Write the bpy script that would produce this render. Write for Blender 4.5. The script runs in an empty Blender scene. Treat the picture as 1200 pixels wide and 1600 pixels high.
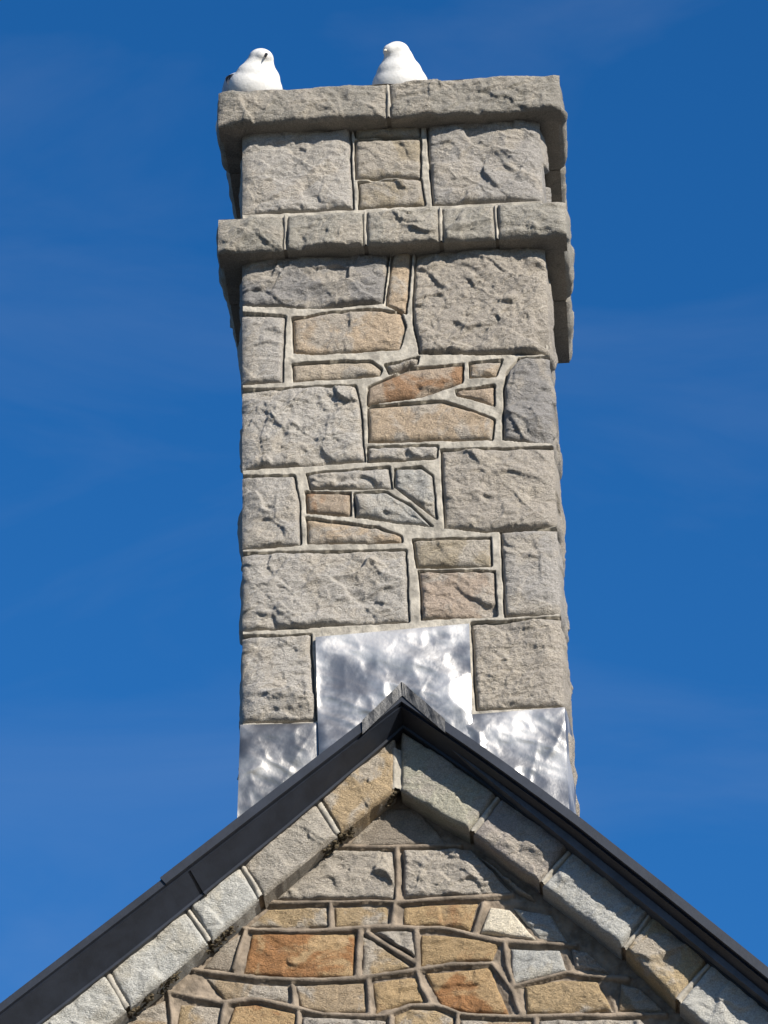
import bpy, math, random
import numpy as np
from mathutils import Matrix, Vector

scene = bpy.context.scene
COL = scene.collection

# ---------------------------------------------------------------- camera
cam_d = bpy.data.cameras.new('camera')
cam = bpy.data.objects.new('camera', cam_d)
COL.objects.link(cam)
CR, CU, CF = Vector((0.997837, 0.063592, -0.016637)), Vector((0.047020, -0.513688, 0.856687)), Vector((-0.045932, 0.855617, 0.515567))
m = Matrix.Identity(4)
for i in range(3):
    m[i][0], m[i][1], m[i][2] = CR[i], CU[i], -CF[i]
m.translation = Vector((0.6003, -12.0649, 1.6))
cam.matrix_world = m
cam_d.sensor_fit = 'AUTO'
cam_d.sensor_width = 36.0
cam_d.lens = 155.81
cam_d.clip_start, cam_d.clip_end = 0.1, 3000.0
scene.camera = cam

# ---------------------------------------------------------------- sky, sun, exposure
SUN_AZ, SUN_EL = math.radians(42.0), math.radians(27.0)      # azimuth to the right of the facade's normal
SUN = Vector((math.sin(SUN_AZ)*math.cos(SUN_EL), -math.cos(SUN_AZ)*math.cos(SUN_EL), math.sin(SUN_EL)))
world = bpy.data.worlds.new('World')
scene.world = world
world.use_nodes = True
wn, wl = world.node_tree.nodes, world.node_tree.links
wn.clear()
sky = wn.new('ShaderNodeTexSky')
sky.sky_type = 'NISHITA'
sky.sun_disc = False
sky.sun_elevation = SUN_EL
sky.sun_rotation = math.atan2(SUN.x, SUN.y)
sky.altitude = 0
sky.air_density, sky.dust_density, sky.ozone_density = 1.0, 0.2, 6.0
hsv = wn.new('ShaderNodeHueSaturation')
hsv.inputs['Saturation'].default_value = 1.225
hsv.inputs['Value'].default_value = 1.33
hsv.inputs['Hue'].default_value = 0.504
# faint cirrus drawn over the whole sky
tc = wn.new('ShaderNodeTexCoord')
mp = wn.new('ShaderNodeMapping')
mp.inputs['Rotation'].default_value = (0.3, 0.5, 0.4)
mp.inputs['Scale'].default_value = (4.0, 4.0, 14.0)
nz = wn.new('ShaderNodeTexNoise')
nz.inputs['Scale'].default_value = 1.6
nz.inputs['Detail'].default_value = 6.0
nz.inputs['Roughness'].default_value = 0.55
nz.inputs['Distortion'].default_value = 0.6
rp = wn.new('ShaderNodeMapRange')
rp.inputs['From Min'].default_value, rp.inputs['From Max'].default_value = 0.46, 0.85
rp.inputs['To Min'].default_value, rp.inputs['To Max'].default_value = 0.0, 0.11
mixc = wn.new('ShaderNodeMix')
mixc.data_type = 'RGBA'
mixc.inputs['B'].default_value = (4.5, 5.2, 6.2, 1)
bg = wn.new('ShaderNodeBackground')
bg.inputs['Strength'].default_value = 0.0615
wo = wn.new('ShaderNodeOutputWorld')
wl.new(sky.outputs[0], hsv.inputs['Color'])
wl.new(tc.outputs['Generated'], mp.inputs[0])
wl.new(mp.outputs[0], nz.inputs['Vector'])
wl.new(nz.outputs['Fac'], rp.inputs['Value'])
wl.new(rp.outputs[0], mixc.inputs['Factor'])
wl.new(hsv.outputs[0], mixc.inputs['A'])
wl.new(mixc.outputs['Result'], bg.inputs['Color'])
wl.new(bg.outputs[0], wo.inputs['Surface'])

sun_d = bpy.data.lights.new('sun', 'SUN')
sun_d.energy = 5.0
sun_d.angle = math.radians(0.5)
sun_d.color = (1.0, 0.93, 0.82)
sun = bpy.data.objects.new('sun', sun_d)
COL.objects.link(sun)
sun.rotation_euler = (-SUN).to_track_quat('-Z', 'Y').to_euler()

scene.view_settings.view_transform = 'Standard'
scene.view_settings.look = 'None'
scene.view_settings.exposure = 0.78
scene.view_settings.gamma = 1.0
scene.view_settings.use_curve_mapping = False

# ---------------------------------------------------------------- measured layout, metres (x along the facade, z up)
O, D = 0.0733, 0.6259
ZC1, ZC0, ZB1, ZB0 = 10.5022, 10.3617, 9.9846, 9.8488
S = [{'k': 'grey', 't': [(-0.5, 10.3949), (-0.1384, 10.3881)], 'b': [(-0.5, 10.0491), (-0.1342, 10.0477)], 'l': [], 'r': [], 'q': -1},
 {'k': 'dtan', 't': [(-0.1156, 10.3207), (0.0948, 10.3154)], 'b': [(-0.1177, 10.1687), (0.0938, 10.1635)], 'l': [], 'r': [], 'q': 0},
 {'k': 'dtan', 't': [(-0.1072, 10.1498), (0.0956, 10.1477)], 'b': [(-0.1086, 10.0487), (0.1063, 10.0485)], 'l': [], 'r': [], 'q': 0},
 {'k': 'dtan', 't': [(-0.1168, 10.3894), (0.0963, 10.384)], 'b': [(-0.1154, 10.3365), (0.0952, 10.3312)], 'l': [], 'r': [], 'q': 0},
 {'k': 'bgrey', 't': [(0.1241, 10.3796), (0.5, 10.3771)], 'b': [(0.1382, 10.0465), (0.5, 10.0478)], 'l': [], 'r': [], 'q': 1},
 {'k': 'dgrey', 't': [(-0.5, 9.8616), (-0.0181, 9.8633)], 'b': [(-0.5, 9.6865), (-0.2443, 9.6588), (-0.0403, 9.6695)], 'l': [], 'r': [], 'q': -1},
 {'k': 'tan', 't': [(-0.0012, 9.8623), (0.058, 9.8639)], 'b': [(-0.0237, 9.6584), (0.0364, 9.6222)], 'l': [], 'r': [], 'q': 0},
 {'k': 'wgrey', 't': [(0.0791, 9.8626), (0.5, 9.8581)], 'b': [(0.0813, 9.4624), (0.5, 9.4384)], 'l': [(0.0617, 9.6282)], 'r': [], 'q': 1},
 {'k': 'grey', 't': [(-0.5, 9.6488), (-0.3622, 9.6281)], 'b': [(-0.5, 9.3797), (-0.3718, 9.3797)], 'l': [], 'r': [], 'q': -1},
 {'k': 'tan', 't': [(-0.3308, 9.6187), (-0.2025, 9.6338), (-0.0933, 9.6374), (0.0155, 9.6234)], 'b': [(-0.3274, 9.4911), (-0.2459, 9.4814), (0.0088, 9.484)], 'l': [], 'r': [(0.0312, 9.5674)], 'q': 0},
 {'k': 'ltan', 't': [(-0.3319, 9.4417), (-0.1837, 9.443), (-0.0838, 9.4348)], 'b': [(-0.3281, 9.3821), (-0.0596, 9.384)], 'l': [], 'r': [(-0.0488, 9.4056)], 'q': 0},
 {'k': 'rust', 't': [(-0.0852, 9.3411), (0.0447, 9.4026), (0.2173, 9.4075)], 'b': [(-0.0924, 9.2777), (0.084, 9.297), (0.2115, 9.3413)], 'l': [], 'r': [], 'q': 0},
 {'k': 'tan', 't': [(0.2423, 9.411), (0.3421, 9.4151)], 'b': [(0.241, 9.3617), (0.3219, 9.362)], 'l': [], 'r': [], 'q': 0},
 {'k': 'rust', 't': [(0.1962, 9.3102), (0.3144, 9.3206)], 'b': [(0.1999, 9.2929), (0.3103, 9.2499)], 'l': [], 'r': [], 'q': 0},
 {'k': 'tan', 't': [(-0.0884, 9.2628), (0.042, 9.2676), (0.1455, 9.269), (0.2171, 9.2405), (0.3128, 9.1961)], 'b': [(-0.0883, 9.1338), (0.3025, 9.1239)], 'l': [], 'r': [], 'q': 0},
 {'k': 'wgrey', 't': [(-0.0298, 9.4218), (0.0704, 9.4407)], 'b': [(-0.0179, 9.3914), (0.0658, 9.4187)], 'l': [], 'r': [], 'q': 0},
 {'k': 'dgrey', 't': [(0.4025, 9.419), (0.5, 9.4182)], 'b': [(0.3434, 9.1191), (0.5, 9.0983)], 'l': [(0.3655, 9.3669), (0.3511, 9.3014)], 'r': [], 'q': 1},
 {'k': 'grey', 't': [(-0.5, 9.35), (-0.135, 9.3464)], 'b': [(-0.5, 9.0553), (-0.1099, 9.0625)], 'l': [], 'r': [(-0.1195, 9.2597)], 'q': -1},
 {'k': 'grey', 't': [(-0.0908, 9.1073), (0.1252, 9.1024)], 'b': [(-0.0915, 9.059), (0.1201, 9.0617)], 'l': [], 'r': [], 'q': 0},
 {'k': 'wgrey', 't': [(0.1432, 9.0845), (0.5, 9.0764)], 'b': [(0.1488, 8.8023), (0.2762, 8.7788), (0.5, 8.7926)], 'l': [], 'r': [], 'q': 1},
 {'k': 'grey', 't': [(-0.5, 9.0215), (-0.3345, 9.0148)], 'b': [(-0.5, 8.7596), (-0.3157, 8.7638)], 'l': [], 'r': [(-0.3188, 8.9086)], 'q': -1},
 {'k': 'grey', 't': [(-0.2892, 9.0195), (-0.0304, 9.0291)], 'b': [(-0.2773, 8.9661), (-0.0234, 8.9568)], 'l': [], 'r': [], 'q': 0},
 {'k': 'ggrey', 't': [(-0.0059, 9.0206), (0.0742, 9.0257), (0.1083, 8.9902)], 'b': [(-0.0071, 8.9559), (0.117, 8.8348)], 'l': [], 'r': [], 'q': 0},
 {'k': 'rust2', 't': [(-0.2918, 8.9525), (-0.1567, 8.9403)], 'b': [(-0.2903, 8.8785), (-0.1577, 8.8617)], 'l': [], 'r': [], 'q': 0},
 {'k': 'ggrey', 't': [(-0.1363, 8.9344), (-0.038, 8.9385), (0.0346, 8.8892)], 'b': [(-0.1353, 8.8557), (0.1022, 8.8072)], 'l': [], 'r': [], 'q': 0},
 {'k': 'tan', 't': [(-0.2905, 8.8547), (-0.0687, 8.8094), (0.0039, 8.7771)], 'b': [(-0.2872, 8.7646), (0.0056, 8.7558)], 'l': [], 'r': [], 'q': 0},
 {'k': 'grey', 't': [(-0.5, 8.7336), (0.0171, 8.7198)], 'b': [(-0.5, 8.4609), (0.0223, 8.4657)], 'l': [], 'r': [], 'q': -1},
 {'k': 'dtan', 't': [(0.0442, 8.756), (0.2855, 8.75)], 'b': [(0.0564, 8.6591), (0.2867, 8.6514)], 'l': [], 'r': [], 'q': 0},
 {'k': 'rtan', 't': [(0.062, 8.6377), (0.296, 8.6252)], 'b': [(0.0686, 8.4725), (0.2955, 8.4721)], 'l': [], 'r': [], 'q': 0},
 {'k': 'bgrey', 't': [(0.3246, 8.7691), (0.5, 8.7711)], 'b': [(0.3295, 8.468), (0.5, 8.4728)], 'l': [], 'r': [], 'q': 1},
 {'k': 'grey', 't': [(-0.5, 8.4309), (-0.2878, 8.4268)], 'b': [(-0.5, 8.1325), (-0.2743, 8.1279)], 'l': [], 'r': [], 'q': -1},
 {'k': 'wgrey', 't': [(0.2224, 8.4413), (0.5, 8.4474)], 'b': [(0.2302, 8.1405), (0.5, 8.1425)], 'l': [], 'r': [], 'q': 1}]
BJ = [-0.3504, -0.0865, 0.1619, 0.3446]
CJ = [-0.0018]
LEAD = {'left': [(-0.5053, 8.1177), (-0.265, 8.1122), (-0.2605, 7.9513), (-0.2623, 7.7532), (-0.5151, 7.7656)], 'centre': [(-0.2683, 8.4122), (0.2132, 8.4351), (0.2227, 8.1233), (0.215, 7.8393), (-0.2593, 7.8628)], 'right': [(0.1394, 8.1141), (0.4996, 8.1271), (0.501, 7.7485), (0.131, 7.7667)]}
G = [{'k': 'mort', 't': [(-0.0651, 7.8063), (0.0328, 7.8014)], 'b': [(-0.1744, 7.6936), (0.1278, 7.6788)], 'l': [], 'r': [], 'q': 0},
 {'k': 'wgrey', 't': [(-0.2236, 7.6677), (-0.0441, 7.6611)], 'b': [(-0.4001, 7.5184), (-0.041, 7.5056)], 'l': [], 'r': [], 'q': 0},
 {'k': 'wgrey', 't': [(-0.0052, 7.6592), (0.1954, 7.6538)], 'b': [(-0.0042, 7.5081), (0.317, 7.5013)], 'l': [], 'r': [], 'q': 0},
 {'k': 'ytan', 't': [(-0.4196, 7.4807), (-0.243, 7.4809)], 'b': [(-0.478, 7.4343), (-0.2436, 7.4232)], 'l': [], 'r': [], 'q': 0},
 {'k': 'ytan', 't': [(-0.2159, 7.4796), (-0.0648, 7.4767)], 'b': [(-0.2146, 7.4218), (-0.0658, 7.4169)], 'l': [], 'r': [], 'q': 0},
 {'k': 'orange', 't': [(-0.0049, 7.4717), (0.1228, 7.4721), (0.2079, 7.4723)], 'b': [(-0.0059, 7.4184), (0.102, 7.409), (0.1845, 7.3923)], 'l': [], 'r': [], 'q': 0},
 {'k': 'cream', 't': [(0.2539, 7.4594), (0.3057, 7.4484)], 'b': [(0.2207, 7.3779), (0.3816, 7.3534)], 'l': [], 'r': [], 'q': 0},
 {'k': 'bluegrey', 't': [(0.327, 7.4517), (0.434, 7.4231)], 'b': [(0.3931, 7.3528), (0.4731, 7.3363)], 'l': [], 'r': [], 'q': 0},
 {'k': 'rust3', 't': [(-0.4664, 7.3996), (-0.1628, 7.3917)], 'b': [(-0.4897, 7.282), (-0.3241, 7.2595), (-0.1685, 7.2523)], 'l': [], 'r': [], 'q': 0},
 {'k': 'mort', 't': [(-0.5651, 7.3681), (-0.5051, 7.4036)], 'b': [(-0.6132, 7.3025), (-0.5321, 7.2903)], 'l': [], 'r': [], 'q': 0},
 {'k': 'ytan', 't': [(-0.1321, 7.3796), (-0.1149, 7.3682)], 'b': [(-0.1357, 7.2571), (0.0087, 7.2757)], 'l': [], 'r': [], 'q': 0},
 {'k': 'wgrey', 't': [(-0.0952, 7.3885), (0.0148, 7.3897)], 'b': [(-0.0001, 7.3204), (0.0151, 7.307)], 'l': [], 'r': [], 'q': 0},
 {'k': 'orange', 't': [(0.0434, 7.3756), (0.1587, 7.3638), (0.2697, 7.3417)], 'b': [(0.0415, 7.2826), (0.249, 7.2898)], 'l': [], 'r': [], 'q': 0},
 {'k': 'bluegrey', 't': [(0.3112, 7.3164), (0.4489, 7.3037)], 'b': [(0.3135, 7.2069), (0.4696, 7.2437)], 'l': [], 'r': [], 'q': 0},
 {'k': 'tan2', 't': [(-0.6034, 7.2619), (-0.4589, 7.2363), (-0.3666, 7.2278)], 'b': [(-0.5512, 7.1944), (-0.3669, 7.1817)], 'l': [], 'r': [], 'q': 0},
 {'k': 'tan2', 't': [(-0.3378, 7.2265), (-0.1362, 7.2256)], 'b': [(-0.321, 7.1587), (-0.2369, 7.1402), (-0.1336, 7.1355)], 'l': [], 'r': [], 'q': 0},
 {'k': 'orange', 't': [(-0.1036, 7.2262), (0.0213, 7.2372)], 'b': [(-0.0954, 7.1358), (-0.009, 7.1569), (0.0389, 7.161)], 'l': [], 'r': [], 'q': 0},
 {'k': 'rust3', 't': [(0.0522, 7.2484), (0.2404, 7.2586)], 'b': [(0.0996, 7.1436), (0.1716, 7.1195), (0.2895, 7.112)], 'l': [], 'r': [], 'q': 0},
 {'k': 'ytan', 't': [(0.3493, 7.1927), (0.4607, 7.2085), (0.5595, 7.1976)], 'b': [(0.3542, 7.1111), (0.5994, 7.1061)], 'l': [], 'r': [], 'q': 0},
 {'k': 'ytan', 't': [(-0.6819, 7.1836), (-0.5646, 7.1636)], 'b': [(-0.6927, 7.0839), (-0.5874, 7.075)], 'l': [], 'r': [], 'q': 0},
 {'k': 'tan2', 't': [(-0.8335, 7.1529), (-0.7359, 7.1966)], 'b': [(-0.8998, 7.085), (-0.7233, 7.0728)], 'l': [], 'r': [], 'q': 0},
 {'k': 'rust3', 't': [(-0.5204, 7.1678), (-0.459, 7.1692), (-0.3403, 7.1345)], 'b': [(-0.5548, 7.0631), (-0.3542, 7.0541)], 'l': [], 'r': [], 'q': 0},
 {'k': 'wgrey', 't': [(-0.3155, 7.1209), (-0.0769, 7.0996)], 'b': [(-0.3258, 7.0217), (-0.0784, 7.0106)], 'l': [], 'r': [], 'q': 0},
 {'k': 'ytan', 't': [(-0.0423, 7.1126), (0.0039, 7.1313), (0.0764, 7.128), (0.1291, 7.1006)], 'b': [(-0.048, 7.0092), (0.121, 7.0016)], 'l': [], 'r': [], 'q': 0},
 {'k': 'tan2', 't': [(0.1556, 7.0911), (0.3607, 7.0776)], 'b': [(0.1494, 7.0003), (0.3578, 6.9909)], 'l': [], 'r': [], 'q': 0},
 {'k': 'wgrey', 't': [(0.3892, 7.0763), (0.6832, 7.0691)], 'b': [(0.3862, 6.9896), (0.7543, 6.973)], 'l': [], 'r': [], 'q': 0},
 {'k': 'wgrey', 't': [(0.4951, 7.3099), (0.5327, 7.2913)], 'b': [(0.5005, 7.2507), (0.5952, 7.2295)], 'l': [], 'r': [], 'q': 0},
 {'k': 'wgrey', 't': [(0.2143, 7.6356), (0.2523, 7.6035)], 'b': [(0.3289, 7.5094), (0.3819, 7.4768)], 'l': [], 'r': [], 'q': 0},
 {'k': 'tan2', 't': [(0.6352, 7.1858), (0.6877, 7.1666)], 'b': [(0.6241, 7.1071), (0.7604, 7.0967)], 'l': [], 'r': [], 'q': 0}]
STR = [[(-0.2234, 7.6851), (-0.038, 7.676), (0.1665, 7.6683)], [(-0.0264, 7.669), (-0.0261, 7.578), (-0.0315, 7.4965)], [(-0.4293, 7.5069), (-0.2254, 7.4993), (-0.0413, 7.4906), (0.1233, 7.4913), (0.3169, 7.4971)], [(-0.0375, 7.4882), (-0.0428, 7.4073)], [(-0.2293, 7.4931), (-0.2282, 7.4161)], [(-0.4973, 7.4224), (-0.3618, 7.4075), (-0.2651, 7.4072), (-0.0331, 7.4069), (0.1017, 7.3941), (0.1974, 7.3684), (0.2927, 7.3406), (0.5031, 7.318)], [(-0.4896, 7.4156), (-0.509, 7.3442), (-0.5244, 7.2899)], [(-0.1434, 7.395), (-0.155, 7.2517)], [(-0.1223, 7.3898), (-0.0537, 7.3356), (0.0204, 7.2857)], [(0.0264, 7.3934), (0.0277, 7.2664), (0.0398, 7.2028), (0.0618, 7.1578)], [(-0.6518, 7.2937), (-0.5552, 7.2766), (-0.4589, 7.2552), (-0.2666, 7.2421), (-0.1513, 7.2431), (-0.0359, 7.2546), (0.1181, 7.2748), (0.2485, 7.273)], [(0.2485, 7.273), (0.3068, 7.1758), (0.3348, 7.0995)], [(0.3073, 7.1925), (0.4036, 7.2153), (0.4711, 7.2332), (0.5374, 7.2175), (0.6513, 7.2039)], [(-0.7226, 7.2232), (-0.632, 7.1981), (-0.555, 7.1799), (-0.459, 7.1901), (-0.3249, 7.1505), (-0.2485, 7.1262), (-0.0766, 7.1183), (0.0004, 7.1461), (0.0863, 7.1463), (0.1523, 7.112), (0.3043, 7.0968), (0.7596, 7.0801)], [(-0.5493, 7.1796), (-0.5645, 7.1156), (-0.5777, 7.0331)], [(-0.7207, 7.2211), (-0.7124, 7.1432), (-0.7077, 7.0389)], [(-0.3513, 7.2271), (-0.344, 7.1639)], [(-0.1226, 7.2334), (-0.1147, 7.1242)], [(-0.0537, 7.1131), (-0.0594, 7.0097)], [(0.1408, 7.1084), (0.1362, 7.0009)], [(0.3763, 7.0893), (0.3729, 6.9902)], [(0.2925, 7.3321), (0.2941, 7.2603), (0.3076, 7.2009)], [(-0.3326, 7.1363), (-0.3391, 7.0223)], [(0.2291, 7.4691), (0.2016, 7.383)]]
CP = [{'k': 'ctan', 't': [(-0.2661, 7.8265), (-0.0224, 8.0338)], 'b': [(-0.1914, 7.692), (-0.0261, 7.8308)], 'l': [], 'r': [], 'q': 0},
 {'k': 'cgrey', 't': [(-0.5047, 7.6293), (-0.2787, 7.8157)], 'b': [(-0.4293, 7.4904), (-0.204, 7.6813)], 'l': [], 'r': [], 'q': 0},
 {'k': 'clight', 't': [(-0.671, 7.4912), (-0.5171, 7.6187)], 'b': [(-0.5835, 7.3511), (-0.4417, 7.4799)], 'l': [], 'r': [], 'q': 0},
 {'k': 'clight', 't': [(-0.9101, 7.3009), (-0.6833, 7.4807)], 'b': [(-0.8272, 7.1422), (-0.5957, 7.3407)], 'l': [], 'r': [], 'q': 0},
 {'k': 'clight', 't': [(-1.1549, 7.0845), (-0.9222, 7.2906)], 'b': [(-1.071, 6.9242), (-0.8393, 7.1319)], 'l': [], 'r': [], 'q': 0},
 {'k': 'cgrey', 't': [(-1.4113, 6.8739), (-1.1668, 7.0742)], 'b': [(-1.3298, 6.7083), (-1.0829, 6.9141)], 'l': [], 'r': [], 'q': 0},
 {'k': 'cgreen', 't': [(-0.0028, 8.0328), (0.2886, 7.8034)], 'b': [(-0.0067, 7.8254), (0.1977, 7.6773)], 'l': [], 'r': [], 'q': 0},
 {'k': 'cgrey2', 't': [(0.3007, 7.7914), (0.501, 7.6128)], 'b': [(0.2097, 7.6655), (0.4005, 7.4955)], 'l': [], 'r': [], 'q': 0},
 {'k': 'clight2', 't': [(0.5129, 7.6011), (0.7313, 7.3884)], 'b': [(0.4124, 7.4838), (0.6381, 7.2685)], 'l': [], 'r': [], 'q': 0},
 {'k': 'ctan2', 't': [(0.7429, 7.3768), (0.8977, 7.2208)], 'b': [(0.6498, 7.2571), (0.7888, 7.0909)], 'l': [], 'r': [], 'q': 0},
 {'k': 'clight', 't': [(0.9092, 7.2094), (1.1168, 7.0059)], 'b': [(0.8003, 7.0796), (1.0057, 6.8721)], 'l': [], 'r': [], 'q': 0},
 {'k': 'cgrey', 't': [(1.1281, 6.9947), (1.3529, 6.7758)], 'b': [(1.017, 6.8611), (1.2411, 6.6365)], 'l': [], 'r': [], 'q': 0}]
COPL = [(-0.0261, 7.8308), (-0.1977, 7.6867), (-0.4355, 7.4851), (-0.5896, 7.3459), (-0.8333, 7.1371), (-1.0769, 6.9191), (-1.3357, 6.7033)]
COPR = [(-0.0067, 7.8254), (0.2037, 7.6714), (0.4064, 7.4897), (0.6439, 7.2628), (0.7945, 7.0852), (1.0113, 6.8666), (1.2467, 6.6311)]
COPUL = [(-0.0224, 8.0338), (-0.2724, 7.8211), (-0.5109, 7.624), (-0.6772, 7.486), (-0.9162, 7.2957), (-1.1609, 7.0793), (-1.4172, 6.8689)]
COPUR = [(-0.0028, 8.0328), (0.2947, 7.7974), (0.507, 7.607), (0.7371, 7.3826), (0.9034, 7.2151), (1.1225, 7.0003), (1.3584, 6.7703)]
VL = [(0.0056, 8.1083), (-0.7289, 7.5111), (-1.1999, 7.1302), (-1.6765, 6.742)]
VR = [(0.0056, 8.1083), (0.2597, 7.8965), (0.5033, 7.6802), (0.796, 7.3977), (1.0638, 7.133), (1.5135, 6.6856)]
RC = [(0.0083, 8.1366), (-0.115, 8.0097), (0.1364, 8.0013)]


# ---------------------------------------------------------------- numpy noise
def _hash(ix, iy, iz, seed):
    h = (ix.astype(np.uint32)*np.uint32(374761393) + iy.astype(np.uint32)*np.uint32(668265263)
         + iz.astype(np.uint32)*np.uint32(2147483647) + np.uint32((seed*974711 + 12345) & 0xffffffff))
    h = (h ^ (h >> np.uint32(13)))*np.uint32(1274126177)
    h = (h ^ (h >> np.uint32(16)))*np.uint32(2246822519)
    h = h ^ (h >> np.uint32(15))
    return h.astype(np.float64)/4294967295.0*2 - 1

def vnoise(P, seed=0):
    with np.errstate(over='ignore'):
        F = np.floor(P); t = P - F; I = F.astype(np.int64)
        t = t*t*t*(t*(t*6 - 15) + 10)
        out = 0
        for dx in (0, 1):
            wx = t[:, 0] if dx else 1 - t[:, 0]
            for dy in (0, 1):
                wy = t[:, 1] if dy else 1 - t[:, 1]
                for dz in (0, 1):
                    wz = t[:, 2] if dz else 1 - t[:, 2]
                    out = out + wx*wy*wz*_hash(I[:, 0]+dx, I[:, 1]+dy, I[:, 2]+dz, seed)
    return out

def fbm(P, scale, octs, seed, gain=0.5, ridged=False):
    a, s, tot = 1.0, scale, 0
    for k in range(octs):
        n = vnoise(P*s + 17.3*k, seed + k*31)
        if ridged: n = 1 - 2*np.abs(n)
        tot = tot + a*n
        a *= gain; s *= 2.03
    return tot

def rock(P2, size, seed, amp, fine=True):
    """relief of a pitched stone face; P2 = (n,2) metres on the face."""
    rng = np.random.RandomState(seed)
    P = np.column_stack([P2, np.full(len(P2), seed*3.17)])
    w, h = size
    warp = np.column_stack([fbm(P, 12, 2, seed+5, 0.5), fbm(P, 12, 2, seed+9, 0.5)])
    lo, hi = P2.min(0), P2.max(0)
    def facets(K, wv, gx, gz, oamp, blend):
        """broken planes: every cell of an uneven split tilts its own way"""
        Q = P2 + warp*wv
        cen = lo + rng.rand(K, 2)*(hi - lo)
        off = rng.randn(K)*oamp
        grad = rng.randn(K, 2)*np.array([gx, gz])
        asp = np.array([1.0, 1.5])
        out = np.empty(len(Q))
        for a in range(0, len(Q), 20000):
            q = Q[a:a+20000]
            d = np.sqrt((((q[:, None, :] - cen[None])*asp)**2).sum(2))
            dm = d.min(1)
            wgt = np.exp(-(d - dm[:, None])/blend)
            pl = off[None] + ((q[:, None, :] - cen[None])*grad[None]).sum(2)
            out[a:a+20000] = (wgt*pl).sum(1)/wgt.sum(1)
        return out
    K = int(max(3, min(18, 3 + w*h/0.0060)))
    ga = min(1.0, amp/0.021)
    hgt = facets(K, 0.020, 0.10*ga, 0.12*ga, amp*0.045, 0.0040)
    K2 = int(max(6, min(130, w*h/0.00060))) if fine else 5
    hgt += facets(K2, 0.010, 0.08*ga, 0.11*ga, amp*0.012, 0.0016)
    # fracture scarps: a flake that rises sharply along a ragged line and dies away behind it
    Q = P2 + warp*0.016 + np.column_stack([fbm(P, 55, 2, seed+80), fbm(P, 55, 2, seed+81)])*0.0022
    for c in range(int(3 + min(9, w*h/0.010))):
        cc = lo + rng.rand(2)*(hi - lo)
        a = rng.choice([0.15, -0.3, 0.7, -0.8, 1.4]) + rng.randn()*0.3
        if rng.rand() < 0.5: a += math.pi
        sd = -(Q[:, 0]-cc[0])*math.sin(a) + (Q[:, 1]-cc[1])*math.cos(a)
        al = (Q[:, 0]-cc[0])*math.cos(a) + (Q[:, 1]-cc[1])*math.sin(a)
        ln = rng.uniform(0.045, 0.14); back = rng.uniform(0.025, 0.08); wd = rng.uniform(0.003, 0.007)
        saw = np.where(sd < 0, 0, np.where(sd < wd, sd/wd, np.clip(1-(sd-wd)/back, 0, 1)))
        hgt += amp*rng.uniform(0.09, 0.33)*saw*np.exp(-(np.abs(al)/ln)**3)
    hgt += amp*0.24*fbm(P, 7, 2, seed+40)
    # tool-broken grain: short wrinkles running one way across the stone
    th = rng.uniform(-0.5, 0.9) if fine else 0.0
    Pr = np.column_stack([P2[:, 0]*math.cos(th) + P2[:, 1]*math.sin(th), -P2[:, 0]*math.sin(th) + P2[:, 1]*math.cos(th), P[:, 2]])
    Pr = Pr + np.column_stack([fbm(P, 24, 2, seed+70), fbm(P, 24, 2, seed+71), 0*P2[:, 0]])*0.010
    if fine: hgt += rng.uniform(0.0016, 0.0032)*ga*fbm(Pr*np.array([0.42, 1.0, 1]), rng.uniform(46, 78), 3, seed+72, 0.5, True)
    hgt += amp*0.08*fbm(P*np.array([1, 1.7, 1]), 46, 3, seed+50, 0.6)
    return hgt

# ---------------------------------------------------------------- mesh helpers
def new_obj(name, verts, faces, mat, parent=None, smooth=True, color=None):
    if color is not None: color = (color[0]*0.86, color[1]*0.845, color[2]*0.84)
    me = bpy.data.meshes.new(name)
    verts = np.asarray(verts, dtype=np.float32)
    if isinstance(faces, np.ndarray):
        n = len(faces)
        me.vertices.add(len(verts)); me.vertices.foreach_set('co', verts.ravel())
        me.loops.add(n*4); me.loops.foreach_set('vertex_index', faces.astype(np.int32).ravel())
        me.polygons.add(n)
        me.polygons.foreach_set('loop_start', np.arange(0, n*4, 4, dtype=np.int32))
        me.update(calc_edges=True); me.validate()
    else:
        me.from_pydata([tuple(map(float, v)) for v in verts], [], faces); me.update()
    me.polygons.foreach_set('use_smooth', [smooth]*len(me.polygons))
    me.materials.append(mat)
    o = bpy.data.objects.new(name, me)
    COL.objects.link(o)
    if parent is not None: o.parent = parent
    if color is not None: o.color = (*color, 1)
    return o

def empty(name, loc=(0, 0, 0)):
    o = bpy.data.objects.new(name, None)
    COL.objects.link(o); o.location = loc
    return o

def grid_faces(nu, nv, base=0, flip=False):
    i = np.arange(nv)[:, None]*(nu+1) + np.arange(nu)[None]
    i = i.ravel() + base
    f = np.column_stack([i, i+1, i+nu+2, i+nu+1])
    return f[:, ::-1] if flip else f

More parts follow.
